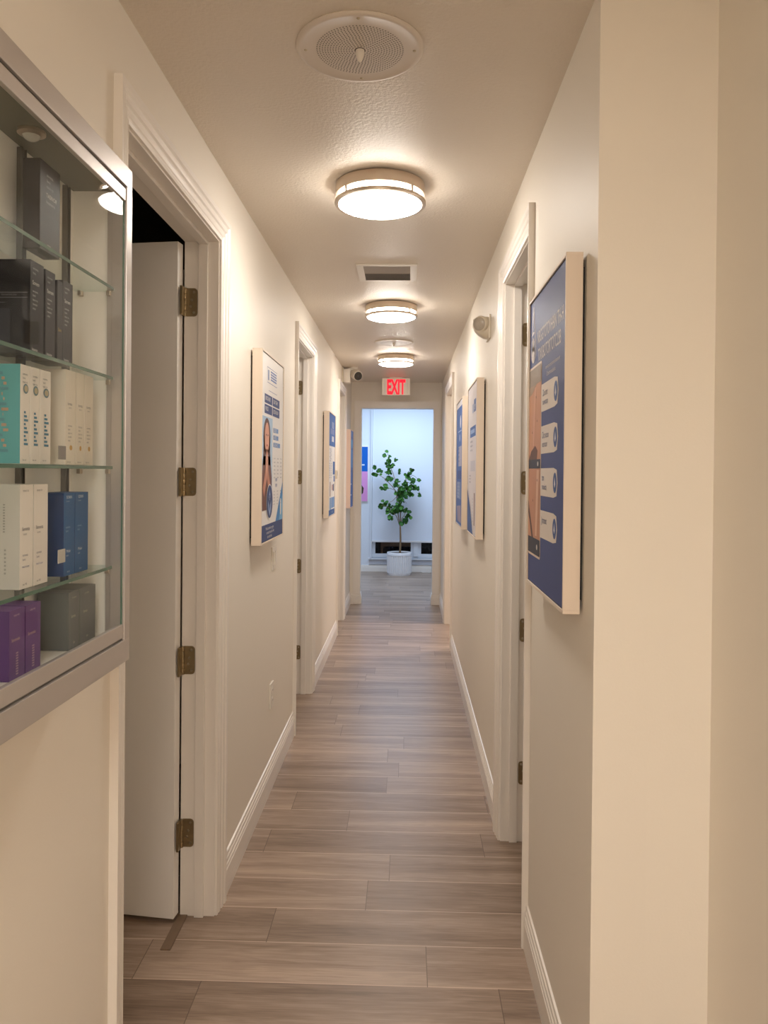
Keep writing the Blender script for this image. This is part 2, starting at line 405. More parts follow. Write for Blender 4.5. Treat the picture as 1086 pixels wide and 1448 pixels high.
def door(n, with_hinges=True, opened=90, leaf=True, stop=True):
    side, y0, y1, wn, wf = DOORS[n]
    sg = -1 if side == 'L' else 1; X0 = XL if sg < 0 else XR       # wall face, sg = direction into the wall
    lab = {1: 'nearest left doorway, white casing and grey door open into a dark room', 2: 'second left doorway, beyond the large white poster',
           3: 'last left doorway, under the surveillance camera', 4: 'nearest right doorway, beside the large blue poster', 5: 'last right doorway at the end of the corridor'}[n]
    root = thing('door_%d' % n, lab, 'door', (X0, (y0+y1)/2, 0), kind='structure')
    rev = .006
    bm = B(); ca, cb, cz = y0-rev, y1+rev, HEAD+rev; loops = []
    for p, h in CASE:
        x = X0-sg*h
        dn_, df_ = p*(wn-rev), p*(wf-rev)
        hd = p*.082
        loops.append([bm.verts.new(c) for c in ((x, ca-dn_, 0), (x, ca-dn_, cz+hd), (x, cb+df_, cz+hd), (x, cb+df_, 0))])
    for a, b2 in zip(loops, loops[1:]):
        for k in range(3): bm.faces.new([a[k], a[k+1], b2[k+1], b2[k]])
    bm.faces.new([l[0] for l in loops]); bm.faces.new([l[3] for l in loops][::-1])
    obj('door_casing', bm, trim_m, root)
    # jamb lining
    xa, xb = X0-sg*.001, X0+sg*(WT+.001)
    bm = B(); box(bm, xa, xb, y0-JT, y0, 0, HEAD); box(bm, xa, xb, y1, y1+JT, 0, HEAD); box(bm, xa, xb, y0-JT, y1+JT, HEAD, HEAD+JT)
    obj('door_jamb', bm, trim_m, root)
    if stop:
        s0, s1 = X0+sg*.036, X0+sg*.069
        bm = B(); box(bm, s0, s1, y0, y0+.012, 0, HEAD-.012, bev=.0015); box(bm, s0, s1, y1-.012, y1, 0, HEAD-.012, bev=.0015); box(bm, s0, s1, y0, y1, HEAD-.012, HEAD, bev=.0015)
        obj('door_stop', bm, trim_m, root)
    if leaf:
        wd = y1-y0-.006; ang = math.radians(90-opened)
        px, py = X0+sg*(WT+.006), y1-.003
        bm = B(); t = bmesh.new()
        box(t, 0, sg*wd, -.043, 0, .012, HEAD-.012, bev=.002)
        bmesh.ops.rotate(t, cent=(0, 0, 0), matrix=Matrix.Rotation(-ang*sg*-1, 3, 'Z'), verts=t.verts)
        bmesh.ops.translate(t, vec=(px, py, 0), verts=t.verts)
        merge(bm, t); lf = obj('door_leaf', bm, leaf_m, root); lf['label'] = 'flat pale grey door leaf standing open'
        # lever handles near the free edge
        bm = B(); c0 = Vector((sg*(wd-.07), -.043, 1.0))
        t = bmesh.new(); lathe(t, [(0, -.05), (.008, -.05), (.008, -.008), (.026, -.008), (.028, 0), (0, 0)], c0, 20, axis='y')
        tube(t, [c0+Vector((0, -.045, 0)), c0+Vector((-sg*.05, -.05, 0)), c0+Vector((-sg*.11, -.046, 0))], [.009, .008, .007], 10)
        bmesh.ops.rotate(t, cent=(0, 0, 0), matrix=Matrix.Rotation(ang*sg, 3, 'Z'), verts=t.verts)
        bmesh.ops.translate(t, vec=(px, py, 0), verts=t.verts); merge(bm, t)
        obj('door_handle', bm, nickel_m, lf, True)
    if with_hinges:
        for zc in (2.18, 1.545, .912, .297): hinge(root, X0+sg*.074, y1, zc, sg)
    return root
d1 = door(1, opened=83)
bm = B(); box(bm, XL-.128, XL-.094, 2.50, 2.70, 0, .004, bev=.001); obj('threshold', bm, mat('threshold_brown', (122, 100, 80), .5, var=.1, vscale=30), d1)
door(2)
door(3)
door(4)
door(5, leaf=False, with_hinges=False)

# ------------------------------------------------------------------ ceiling lights
def ceiling_light(x, y, label):
    root = thing('ceiling_light', label, 'ceiling light', (x, y, ZC), 'round flush ceiling lights along the corridor')
    c = (x, y, 0)
    bm = B(); lathe(bm, [(0, ZC), (.152, ZC), (.166, ZC-.004), (.168, ZC-.045), (.163, ZC-.047), (.150, ZC-.046), (0, ZC-.046)], c, 64)
    obj('canopy', bm, nickel_m, root, True)
    bm = B(); lathe(bm, [(.155, ZC-.046), (.156, ZC-.067), (.150, ZC-.068), (.149, ZC-.070)], c, 64)
    obj('glass_band', bm, glow_m, root, True)
    bm = B(); lathe(bm, [(.154, ZC-.064), (.168, ZC-.064), (.171, ZC-.067), (.171, ZC-.073), (.169, ZC-.0775), (.157, ZC-.0785), (.154, ZC-.074), (.154, ZC-.064)], c, 64)
    obj('trim_ring', bm, nickel_m, root, True)
    bm = B(); lathe(bm, [(.156, ZC-.074), (.153, ZC-.080), (.140, ZC-.085), (.115, ZC-.089), (.08, ZC-.093), (.04, ZC-.0955), (0, ZC-.096)], c, 64)
    obj('diffuser', bm, glow_m, root, True)
    for k in range(4):
        a = math.radians(45+90*k); bm = B(); t = bmesh.new(); box(t, .154, .1695, -.0055, .0055, ZC-.066, ZC-.044)
        bmesh.ops.rotate(t, cent=(0, 0, 0), matrix=Matrix.Rotation(a, 3, 'Z'), verts=t.verts); bmesh.ops.translate(t, vec=c, verts=t.verts); merge(bm, t)
        obj('strut', bm, nickel_m, root)
    return root
LX = -.108
l0 = ceiling_light(LX, 2.885, 'largest looking round nickel and white glass ceiling light, nearest the viewer')
for (y, lab) in ((4.97, 'round nickel ceiling light between the air vent and the far speaker'), (7.12, 'smallest looking round ceiling light just above the exit sign'), (-.55, 'unseen round ceiling light added behind the viewer to brighten the near walls')):  # the last copy is an added, unseen lamp for the near end
    c = copy_tree(l0); c.location = (LX if y > 0 else -.05, y, ZC); c['label'] = lab

# ------------------------------------------------------------------ ceiling speakers
def speaker(x, y, label):
    root = thing('ceiling_speaker', label, 'speaker', (x, y, ZC), 'round ceiling speakers')
    c = (x, y, 0)
    bm = B(); lathe(bm, [(0, ZC), (.160, ZC), (.162, ZC-.003), (.158, ZC-.007), (.150, ZC-.009), (.146, ZC-.0075), (.110, ZC-.0075), (0, ZC-.0075)], c, 72)
    pl = obj('cover_plate', bm, grille_m, root, True)
    bm = B()
    for k in range(1, 15):
        r = .014+.0068*k; n = int(round(2*PI*r/.0083))
        for j in range(n):
            a = 2*PI*(j+.5*(k % 2))/n
            cc = (x+r*math.cos(a), y+r*math.sin(a))
            vs = [bm.verts.new((cc[0]+.0019*math.cos(q*PI/3), cc[1]+.0019*math.sin(q*PI/3), ZC-.0079)) for q in range(6)]
            bm.faces.new(vs[::-1])
    obj('perforations', bm, hole_m, pl)
    bm = B(); lathe(bm, [(0, ZC-.0079), (.014, ZC-.0079), (.014, ZC-.0075), (0, ZC-.0075)], c, 20); obj('knob_shadow_ring', bm, hole_m, pl)
    bm = B(); lathe(bm, [(.0115, ZC-.0078), (.0115, ZC-.016), (.009, ZC-.026), (.005, ZC-.034), (.003, ZC-.036), (0, ZC-.0365)], c, 24)
    obj('centre_knob', bm, white_p, root, True)
    for k in range(4):
        a = k*PI/2+.03; bm = B(); lathe(bm, [(0, ZC-.0095), (.003, ZC-.0093), (.0045, ZC-.0075), (0, ZC-.0075)], (x+.138*math.cos(a), y+.138*math.sin(a), 0), 14)
        obj('screw', bm, screw_m, root)
    return root
s0 = speaker(-.128, 1.955, 'large round perforated ceiling speaker nearest the viewer')
c = copy_tree(s0); c.location = (-.115, 6.37, ZC); c['label'] = 'round ceiling speaker between the two farther ceiling lights'

# ------------------------------------------------------------------ air vent
root = thing('air_vent', 'rectangular ceiling air vent with grey louvres between two ceiling lights', 'vent', (-.112, 4.145, ZC))
x0, x1, y0, y1 = -.272, .046, 3.975, 4.315
bm = B(); z = ZC-.008; bw = .036
for a in ((x0, x1, y0, y0+.022), (x0, x1, y1-.022, y1), (x0, x0+bw, y0+.022, y1-.022), (x1-bw, x1, y0+.022, y1-.022)): box(bm, *a, z, ZC, bev=.002)
obj('vent_frame', bm, white_p, root)
bm = B(); box(bm, x0+bw, x1-bw, y0+.022, y1-.022, ZC-.002, ZC); obj('vent_recess', bm, ventd_m, root)
bm = B()
ys = [y0+.03+k*.0165 for k in range(18)]
for k, yy in enumerate(ys):
    t = bmesh.new(); box(t, x0+bw, x1-bw, -.007, .007, -.0006, .0006)
    bmesh.ops.rotate(t, cent=(0, 0, 0), matrix=Matrix.Rotation(math.radians(28 if yy > 4.15 else -28), 3, 'X'), verts=t.verts)
    bmesh.ops.translate(t, vec=(0, yy, ZC-.005), verts=t.verts); merge(bm, t)
obj('louvres', bm, vent_m, root)

# ------------------------------------------------------------------ text helper
def text_bm(bm, s, size, fmap, d, mi=0, sx=1.0, align='LEFT', bold=0.0, xy=(0, 0)):
    cu = bpy.data.curves.new('lettering', 'FONT'); cu.body = s; cu.size = size; cu.align_x = align; cu.offset = bold
    cu.resolution_u = 3
    o = bpy.data.objects.new('lettering', cu); COL.objects.link(o)
    dg = bpy.context.evaluated_depsgraph_get(); dg.update()
    me = bpy.data.meshes.new_from_object(o.evaluated_get(dg))
    bpy.data.objects.remove(o); bpy.data.curves.remove(cu)
    vs = [bm.verts.new(fmap(xy[0]+v.co.x*sx, xy[1]+v.co.y, d)) for v in me.vertices]
    for p in me.polygons:
        try: bm.faces.new([vs[i] for i in p.vertices]).material_index = mi
        except ValueError: pass
    bpy.data.meshes.remove(me)

PRINTS = {}
def ink(*c):
    k = 'ink_%d_%d_%d' % c
    return mat(k, c, .45, spec=.25, var=.01)
class Art:
    """flat print on a board: u to the right, v downwards from the top-left corner of the board"""
    def __init__(s, fmap): s.f = fmap; s.bm = B(); s.m = []; s.layer = 0
    def mi(s, col):
        m = ink(*col)
        if m not in s.m: s.m.append(m)
        return s.m.index(m)
    def poly(s, pts, col, z=1):
        f = s.bm.faces.new([s.bm.verts.new(s.f(u, v, z*.0004)) for u, v in pts]); f.material_index = s.mi(col)
    def rect(s, u0, v0, u1, v1, col, z=1): s.poly([(u0, v0), (u0, v1), (u1, v1), (u1, v0)], col, z)
    def ell(s, u, v, ru, rv, col, z=1, n=28, a0=0, a1=2*PI):
        s.poly([(u+ru*math.cos(a0+(a1-a0)*k/n), v-rv*math.sin(a0+(a1-a0)*k/n)) for k in range(n)], col, z)
    def rrect(s, u0, v0, u1, v1, r, col, z=1):
        pts = []
        for cu, cv, a in ((u1-r, v0+r, 0), (u0+r, v0+r, PI/2), (u0+r, v1-r, PI), (u1-r, v1-r, 1.5*PI)):
            pts += [(cu+r*math.cos(a+k*PI/12), cv-r*math.sin(a+k*PI/12)) for k in range(7)]
        s.poly(pts, col, z)
    def text(s, t, u, v, size, col, z=2, sx=1, align='LEFT', bold=0):
        text_bm(s.bm, t, size, lambda a, b, d: s.f(a, -b, d), z*.0004, s.mi(col), sx, align, bold, (u, -v))
    def done(s, name, parent): return obj(name, s.bm, s.m, parent, keep=True)

BLUE, NAVY, WHITE, CREAMW = (42, 88, 160), (40, 66, 124), (240, 238, 236), (232, 226, 218)
def poster(side, ya, yb, z0, z1, xf, xw, label, base, frame=cream_m):
    """framed board hung on a side wall. returns (root, Art class factory)"""
    sg = 1 if side == 'L' else -1                     # direction out of the wall
    root = thing('poster', label, 'poster', ((xf+xw)/2, (ya+yb)/2, z0), 'framed posters along the corridor walls')
    bw = .008
    bm = B()
    for a in ((ya, yb, z0, z0+bw), (ya, yb, z1-bw, z1), (ya, ya+bw, z0+bw, z1-bw), (yb-bw, yb, z0+bw, z1-bw)): box(bm, xf, xw, *a, bev=.0008)
    obj('frame', bm, frame, root)
    bm = B(); box(bm, xw, XL if side == 'L' else XR, ya+.02, yb-.02, z0+.03, z1-.03); obj('backing', bm, black_m, root)
    xb = xf-sg*.004
    bm = B(); box(bm, xb, xb-sg*.004, ya+bw, yb-bw, z0+bw, z1-bw)
    bd = obj('board', bm, ink(*base), root)
    bm = B(); g = .0018
    for a in ((ya+bw, yb-bw, z0+bw, z0+bw+g), (ya+bw, yb-bw, z1-bw-g, z1-bw), (ya+bw, ya+bw+g, z0+bw, z1-bw), (yb-bw-g, yb-bw, z0+bw, z1-bw)): box(bm, xf-sg*.0036, xb, *a)
    obj('shadow_gap', bm, black_m, root)
    if side == 'L': f = lambda u, v, d: (xb+d, ya+u, z1-v)
    else: f = lambda u, v, d: (xb-d, yb-u, z1-v)
    return root, bd, f

# --- poster 1: left, large white with photo of a woman
root, bd, f = poster('L', 3.265, 3.85, 1.265, 2.112, -.619, -.663, 'large white framed poster with a praying woman and navy bottom band, left wall', WHITE)
a = Art(f)
a.rect(.135, .060, .39, .062, BLUE); a.rect(.135, .128, .39, .130, BLUE); a.rect(.135, .062, .137, .128, BLUE)
for du in (.155, .170): a.rect(du, .072, du+.012, .118, (96, 126, 186))
for k in range(4): a.rect(.22, .070+k*.012, .375, .078+k*.012, (110, 136, 190))
a.rect(.17, .163, .39, .165, (110, 130, 180))
for i in range(2):
    for j in range(2):
        u0 = .075+.2*i; v0 = .185+.046*j; a.rect(u0, v0, u0+.188, v0+.040, NAVY)
for k, ww in enumerate((.135, .14, .19)): a.rect(.30, .325+k*.034, .30+ww, .346+k*.034, (110, 150, 205))
a.poly([(.577, .575), (.375, .765), (.577, .765)], (66, 140, 205)); a.poly([(.577, .63), (.47, .765), (.577, .765)], (120, 180, 226), 2)
a.rrect(.50, .66, .53, .74, .012, WHITE, 3)
a.rect(.008, .765, .577, .839, NAVY)
a.done('printed_shapes', bd)
a = Art(f)
for (t, u, v) in (('BROCHURE', .09, .212), ('OUR TEAM', .29, .212), ('PRICES', .09, .258), ('BOOK NOW', .29, .258)): a.text(t, u, v, .026, WHITE, 3, .9)
for k, t in enumerate(('BOOKS', 'NOTES', 'GUIDANCE')): a.text(t, .305, .343+k*.034, .022, WHITE, 3, 1.1)
for r in range(6):
    for cidx in range(3): a.text('- loro an', .31+.09*cidx, .47+r*.018, .013, (96, 100, 120), 3)
for k in range(2): a.text('NEW', .36, .575+k*.026, .022, BLUE, 3)
for r in range(5):
    for cidx in range(3): a.text('- ser tio', .31+.09*cidx, .625+r*.015, .011, (96, 100, 120), 3)
for k, t in enumerate(('Medical aesthetic program', 'contact the team for info', 'ask at the desk')): a.text(t, .12+.02*k, .790+k*.019, .019, WHITE, 3)
a.done('printed_text', bd)
a = Art(f)
a.rect(.012, .285, .275, .70, (176, 204, 230), 1)
a.poly([(.03, .70), (.02, .55), (.05, .46), (.22, .46), (.262, .56), (.262, .70)], (116, 72, 58), 2)
a.ell(.135, .375, .085, .085, (96, 56, 40), 2); a.poly([(.06, .37), (.045, .50), (.10, .50), (.10, .38)], (96, 56, 40), 2); a.poly([(.17, .37), (.17, .5), (.225, .5), (.21, .37)], (96, 56, 40), 2)
a.rect(.11, .43, .16, .48, (206, 140, 112), 3); a.ell(.135, .378, .055, .068, (224, 164, 136), 3)
a.ell(.115, .366, .008, .004, (60, 36, 30), 4); a.ell(.155, .366, .008, .004, (60, 36, 30), 4); a.ell(.135, .412, .014, .005, (176, 70, 66), 4)
a.poly([(.135, .43), (.105, .47), (.10, .53), (.135, .56)], (226, 170, 144), 4); a.poly([(.135, .43), (.165, .47), (.17, .53), (.135, .56)], (214, 152, 124), 4)
a.poly([(.10, .52), (.04, .60), (.07, .64), (.135, .56)], (206, 142, 116), 4); a.poly([(.17, .52), (.23, .60), (.20, .64), (.135, .56)], (198, 134, 108), 4)
a.done('printed_photo', bd)
a = Art(f)
a.ell(.205, .665, .080, .080, WHITE, 5); a.ell(.205, .665, .075, .075, (34, 60, 116), 6)
a.poly([(.205, .61), (.185, .645), (.205, .66), (.225, .645)], (150, 176, 220), 7); a.ell(.205, .645, .010, .010, (34, 60, 116), 8)
a.poly([(.165, .66), (.19, .68), (.205, .71), (.22, .68), (.245, .66), (.235, .70), (.205, .73), (.175, .70)], (150, 176, 220), 7)
a.done('printed_badge', bd)

# --- poster 2: left, blue top block
root, bd, f = poster('L', 6.11, 6.66, 1.213, 2.072, -.619, -.663, 'white framed poster with blue top block and blue strip, between the left doors', WHITE)
a = Art(f)
a.rect(.008, .008, .542, .275, (58, 100, 176)); a.rect(.25, .07, .42, .125, (150, 160, 200), 2); a.rect(.14, .13, .46, .175, (120, 132, 186), 2); a.rect(.25, .19, .42, .235, (216, 214, 226), 2)
a.rect(.36, .40, .53, .51, BLUE); a.rect(.42, .52, .53, .57, (100, 130, 190)); a.rect(.12, .57, .17, .69, (150, 110, 104)); a.rect(.28, .595, .36, .64, (196, 150, 140)); a.rect(.37, .59, .47, .65, (56, 60, 96))
a.rect(.10, .70, .24, .80, (140, 172, 216)); a.rect(.25, .70, .52, .79, (120, 158, 212)); a.rect(.02, .80, .52, .845, BLUE)
a.done('printed_shapes', bd)
a = Art(f)
for r in range(7): a.text('tonor mi lo sant', .08+.05*(r % 2), .305+r*.016, .018, (110, 116, 150), 2)
for r in range(7): a.text('norom', .06, .425+r*.019, .022, BLUE, 2); a.text('ato bir', .2, .425+r*.019, .02, (60, 90, 150), 2)
a.text('lonor', .30, .83, .03, (220, 225, 240), 3)
a.done('printed_text', bd)

# --- poster 3: left, far, all blue with pinkish edge
root, bd, f = poster('L', 8.42, 8.85, 1.185, 2.055, -.615, -.663, 'narrow looking blue poster with pinkish edge, after the last left door', (52, 96, 176), pinkf_m)
a = Art(f)
a.ell(.22, .15, .10, .06, (96, 170, 220)); a.rect(.05, .22, .38, .42, (66, 128, 198)); a.rect(.05, .45, .38, .47, (48, 84, 160)); a.rect(.06, .60, .22, .612, (210, 220, 240)); a.rect(.06, .72, .22, .732, (210, 220, 240)); a.rect(.1, .07, .33, .11, (60, 84, 168))
a.done('printed_shapes', bd)

# --- poster 4: right, large blue
root, bd, f = poster('R', 1.815, 2.362, 1.255, 2.106, .370, .410, 'largest looking blue framed poster with skin photos and four white tags, right wall', (44, 68, 132))
a = Art(f)
W_ = (222, 216, 214)
# drop emblem
def drop(u, v, r, h, col, z): a.poly([(u, v-h)]+[(u+r*math.cos(t), v-r*math.sin(t)) for t in [math.radians(q) for q in (35, 15, -10, -40, -70, -90, -110, -140, -170, -195, -215)]], col, z)
drop(.068, .150, .044, .125, W_, 1); drop(.068, .150, .036, .104, (52, 76, 138), 2)
a.ell(.068, .165, .024, .022, W_, 3); a.rect(.050, .125, .058, .160, W_, 3); a.rect(.061, .118, .069, .160, W_, 3); a.rect(.072, .122, .080, .160, W_, 3); a.rect(.083, .13, .090, .160, W_, 3)
a.poly([(.045, .112), (.066, .100), (.090, .106), (.066, .110)], W_, 3)
a.done('printed_emblem', bd)
a = Art(f)
a.text('NBGGTOTOVHBIN TH-H', .135, .148, .050, W_, 1, .66, bold=.0006)
a.text('TIXKBOTORTOTCLSB', .150, .200, .050, W_, 1, .66, bold=.0006)
a.text('mawnennonsinomansinaennoer', .27, .238, .0155, W_, 1)
a.text('Cclonrmonasleinla.', .285, .258, .0165, W_, 1)
a.done('printed_title', bd)
a = Art(f)
a.rrect(.008, .205, .215, .762, .012, (232, 214, 198), 1)
a.rect(.008, .212, .208, .480, (206, 150, 118), 2); a.rect(.008, .506, .208, .708, (198, 142, 112), 2)
a.rect(.008, .212, .208, .262, (150, 136, 122), 3); a.poly([(.008, .262), (.008, .290), (.06, .285), (.14, .262)], (172, 146, 122), 3)
a.rect(.008, .480, .208, .506, (40, 44, 60), 3); a.rect(.008, .708, .208, .755, (40, 44, 60), 3)
a.poly([(.008, .480), (.05, .455), (.12, .440), (.16, .455), (.15, .480)], (104, 66, 48), 3); a.poly([(.008, .64), (.03, .66), (.07, .708), (.10, .708), (.05, .65), (.008, .60)], (92, 58, 44), 3)
a.poly([(.15, .51), (.19, .51), (.16, .70), (.13, .70)], (226, 184, 156), 3); a.poly([(.10, .27), (.13, .27), (.10, .44), (.08, .44)], (220, 168, 138), 3)
for (u, v) in ((.13, .30), (.15, .37), (.07, .40), (.16, .54), (.09, .60)): a.ell(u, v, .004, .004, (120, 70, 50), 4, 10)
a.ell(.17, .493, .010, .007, (220, 216, 210), 4, 12); a.ell(.165, .731, .010, .008, (220, 216, 210), 4, 12)
a.done('printed_photo', bd)
for k, t in enumerate((('Do art', 'nuwoco'), ('Do sooo', 'ooruoo'), ('tnn', 'moxira'), ('Jnmoot', ''))):
    a = Art(f); vc = .312+.116*k
    pts = [(.215, vc-.038), (.215, vc+.038), (.40, vc+.038), (.44, vc+.033), (.452, vc), (.44, vc-.033), (.40, vc-.038)]
    a.poly(pts, (230, 220, 210), 1); a.ell(.418, vc, .024, .026, (48, 84, 150), 2); a.poly([(.418, vc-.015), (.409, vc+.004), (.418, vc+.013), (.427, vc+.004)], (222, 226, 236), 3)
    a.text(t[0], .235, vc-.004, .026, (50, 70, 120), 3); a.text(t[1], .235, vc+.020, .024, (50, 70, 120), 3)
    a.done('printed_tag', bd)

# --- poster 5: right, white with blue corner
root, bd, f = poster('R', 4.10, 4.705, 1.23, 2.095, .370, .410, 'white framed poster with blue corner wedge, first beyond the nearest right door', (226, 222, 226))
a = Art(f)
a.rect(.40, .10, .52, .17, (90, 120, 180)); a.rect(.30, .12, .38, .17, (170, 184, 214)); a.rect(.16, .245, .52, .305, (60, 100, 170)); a.rect(.2, .262, .46, .285, (150, 176, 220), 2)
a.rect(.2, .44, .50, .50, (206, 206, 216)); a.rect(.44, .62, .50, .80, (150, 130, 126)); a.poly([(.008, .58), (.008, .857), (.40, .857)], (52, 92, 160)); a.poly([(.008, .60), (.44, .857), (.40, .857), (.008, .575)], (240, 240, 244), 2)
a.done('printed_shapes', bd)
a = Art(f)
for k in range(3): a.text('noro tisan lomer', .18, .335+k*.025, .022, (110, 112, 130), 2)
for k in range(3): a.text('saromin teo losan', .12, .53+k*.018, .016, (120, 120, 136), 2)
for k in range(8): a.text('lo mas', .34, .66+k*.018, .014, (130, 130, 146), 2)
a.text('LOM', .41, .155, .04, (230, 232, 240), 2)
a.done('printed_text', bd)

# --- poster 6: right, blue with circles
root, bd, f = poster('R', 5.16, 5.785, 1.205, 2.102, .370, .410, 'blue and white framed poster with small round emblems, farther of the right pair', (226, 224, 230))
a = Art(f)
a.rect(.02, .05, .60, .88, (60, 104, 178)); a.ell(.42, .16, .05, .045, (226, 228, 238), 2); a.rect(.2, .22, .52, .226, (190, 206, 234), 2); a.ell(.36, .27, .026, .026, (226, 228, 238), 2)
a.rect(.25, .33, .54, .47, (176, 176, 196), 2); a.rect(.15, .50, .54, .56, (44, 76, 146), 2); a.rect(.12, .58, .5, .70, (124, 150, 200), 2); a.poly([(.12, .76), (.5, .74), (.54, .86), (.2, .86)], (160, 150, 176), 2)
a.done('printed_shapes', bd)
a = Art(f)
for k in range(5): a.text('HELOROM TASIN', .16, .60+k*.024, .026, (214, 222, 238), 3)
for k in range(4): a.text('sorenta lomi', .22, .35+k*.03, .024, (70, 80, 130), 3)
a.done('printed_text', bd)

# ------------------------------------------------------------------ glass display cabinet
CY0, CY1, CZ0, CZ1 = .05, 1.520, 1.206, 2.180
XF, XB = -.552, XL+.001
root = thing('display_cabinet', 'aluminium framed glass display cabinet hung on the left wall', 'cabinet', (-.61, (CY0+CY1)/2, CZ0))
bm = B(); box(bm, XB, XB+.006, CY0+.01, CY1-.01, CZ0+.03, CZ1-.03); obj('back_panel', bm, panel_m, root)
for (y0, y1) in ((CY0+.01, CY0+.018), (CY1-.018, CY1-.010)):
    bm = B(); box(bm, XB+.006, XF-.012, y0, y1, CZ0+.045, CZ1-.04); obj('end_panel', bm, panel_m, root)
bm = B(); box(bm, XB, XF-.012, CY0+.01, CY1-.01, CZ1-.045, CZ1-.012); obj('top_panel', bm, mat('cabinet_soffit_shade', (112, 112, 102), .4, var=.02), root)  # top panel's grey paints in the shade under the cabinet top
bm = B(); box(bm, XB, XF-.012, CY0+.01, CY1-.01, CZ0+.012, CZ0+.056); obj('bottom_panel', bm, panel_m, root)
bm = B(); q = .0012
for a_ in ((CY0, CY1, CZ1-.040, CZ1), (CY0, CY1, CZ0, CZ0+.044), (CY0, CY0+.028, CZ0+.044, CZ1-.040), (CY1-.028, CY1, CZ0+.044, CZ1-.040)): box(bm, XF-.030, XF, *a_, bev=q)
box(bm, XB, XF-.030, CY0, CY1, CZ1-.012, CZ1); box(bm, XB, XF-.030, CY0, CY1, CZ0, CZ0+.012); box(bm, XB, XF-.030, CY1-.010, CY1, CZ0+.012, CZ1-.012); box(bm, XB, XF-.030, CY0, CY0+.01, CZ0+.012, CZ1-.012)
obj('outer_frame', bm, alu_m, root)
for za in (CZ1-.046, CZ0+.044):
    bm = B(); box(bm, XF-.018, XF-.006, CY0+.028, CY1-.028, za, za+.006); obj('sliding_track', bm, alud_m, root)
bm = B(); box(bm, XF-.040, XF-.014, CY1-.0255, CY1-.0185, CZ0+.057, CZ1-.046, bev=.001); obj('inner_post', bm, alu_m, root)
def pane(y0, y1, x, nm):
    za, zb = CZ0+.049, CZ1-.045
    sd = thing('sliding_door', None, None, (x, y0, za)); sd.parent = root; sd.location = Vector((x, y0, za))-root.location
    for z_ in ((za, za+.027), (zb-.024, zb)):
        bm = B(); box(bm, x-.005, x+.004, y0, y1, *z_, bev=q); obj('rail', bm, alu_m, sd)
    bm = B(); box(bm, x-.0012, x+.0012, y0, y1, za+.027, zb-.024); obj('glass_pane', bm, glass_m, sd)
    for yy in (y0, y1):
        bm = B(); box(bm, x-.0015, x+.0015, yy-.0008, yy+.0008, za+.027, zb-.024); obj('pane_edge', bm, edge_m, sd)
pane(.78, CY1-.030, XF-.006, 0)
pane(CY0+.029, .83, XF-.017, 1)
bm = B(); lathe(bm, [(0, CZ1-.0452), (.022, CZ1-.0452), (.022, CZ1-.050), (.016, CZ1-.053), (0, CZ1-.053)], (-.615, 1.235, 0), 28); pk = obj('puck_light', bm, nickel_m, root, True); pk['label'] = 'small unlit round puck light under the cabinet top'
bm = B(); lathe(bm, [(.014, CZ1-.053), (.011, CZ1-.058), (.006, CZ1-.061), (0, CZ1-.062)], (-.615, 1.235, 0), 24); obj('puck_lens', bm, mat('puck_lens_glass', (190, 190, 184), .1, var=.02), pk, True)
# small pulls and labels on the sliding glass
for (y, z, w_) in ((1.222, 1.612, .026), (1.222, 1.445, .026)):
    bm = B(); box(bm, XF-.004, XF-.0030, y-w_/2, y+w_/2, z-.011, z+.011, bev=.0004); o = obj('door_sticker', bm, mat('grey_sticker', (128, 126, 122), .4, var=.05) if z > 1.5 else mat('pale_sticker', (176, 176, 168), .4, var=.1, vscale=120), root)
    o['label'] = 'small grey rounded pull on the sliding glass' if z > 1.5 else 'small pale label stuck on the sliding glass'
SH = {'a': 1.943, 'b': 1.768, 'c': 1.593, 'd': 1.397}
for k, z in SH.items():
    bm = B(); box(bm, XB+.012, XF-.026, CY0+.02, CY1-.019, z-.0065, z-.0005); g = obj('glass_shelf', bm, shelf_m, root)
    bm = B(); box(bm, XF-.026, XF-.0253, CY0+.02, CY1-.019, z-.0065, z-.0005); obj('shelf_edge', bm, edge_m, g)
    for yy in (CY1-.024, CY0+.024):
        for xx in (XB+.025, XF-.036):
            bm = B(); box(bm, xx-.004, xx+.004, yy-.006, yy+.005, z-.016, z-.0066, bev=.001); obj('shelf_clip', bm, nickel_m, g)
for yy in (.50, .92, 1.29, 1.462):
    bm = B(); box(bm, XB+.0062, XB+.012, yy-.006, yy+.006, CZ0+.06, CZ1-.05); box(bm, XB+.0062, XB+.016, yy-.0075, yy-.006, CZ0+.06, CZ1-.05); box(bm, XB+.0062, XB+.016, yy+.006, yy+.0075, CZ0+.06, CZ1-.05)
    obj('shelf_standard', bm, alud_m, root)

# --- product cartons in the cabinet
XP = -.597
def tone(c, k): return tuple(int(min(255, max(0, v*k))) for v in c)
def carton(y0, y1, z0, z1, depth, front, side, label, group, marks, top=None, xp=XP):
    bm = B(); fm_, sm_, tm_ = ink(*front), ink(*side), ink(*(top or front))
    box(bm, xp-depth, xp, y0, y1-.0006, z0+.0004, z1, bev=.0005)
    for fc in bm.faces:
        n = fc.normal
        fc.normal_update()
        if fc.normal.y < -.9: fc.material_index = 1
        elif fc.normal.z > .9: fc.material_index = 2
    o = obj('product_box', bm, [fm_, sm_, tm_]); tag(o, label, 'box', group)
    W, H = y1-y0, z1-z0
    a = Art(lambda u, v, d: (xp+.0003+d, y0+u, z1-v)); marks(a, W, H)
    if a.bm.faces: a.done('printed_lettering', o)
    else: a.bm.free()
    return o
def lines(a, W, v, n, sz, col, frac=.6, u=None, words=('sorenta', 'lomi', 'tasin ro', 'meralo', 'onta', 'vireno')):
    for k in range(n):
        a.text(words[k % len(words)], W*(.2 if u is None else u), v+k*sz*1.25, sz, col, 1)
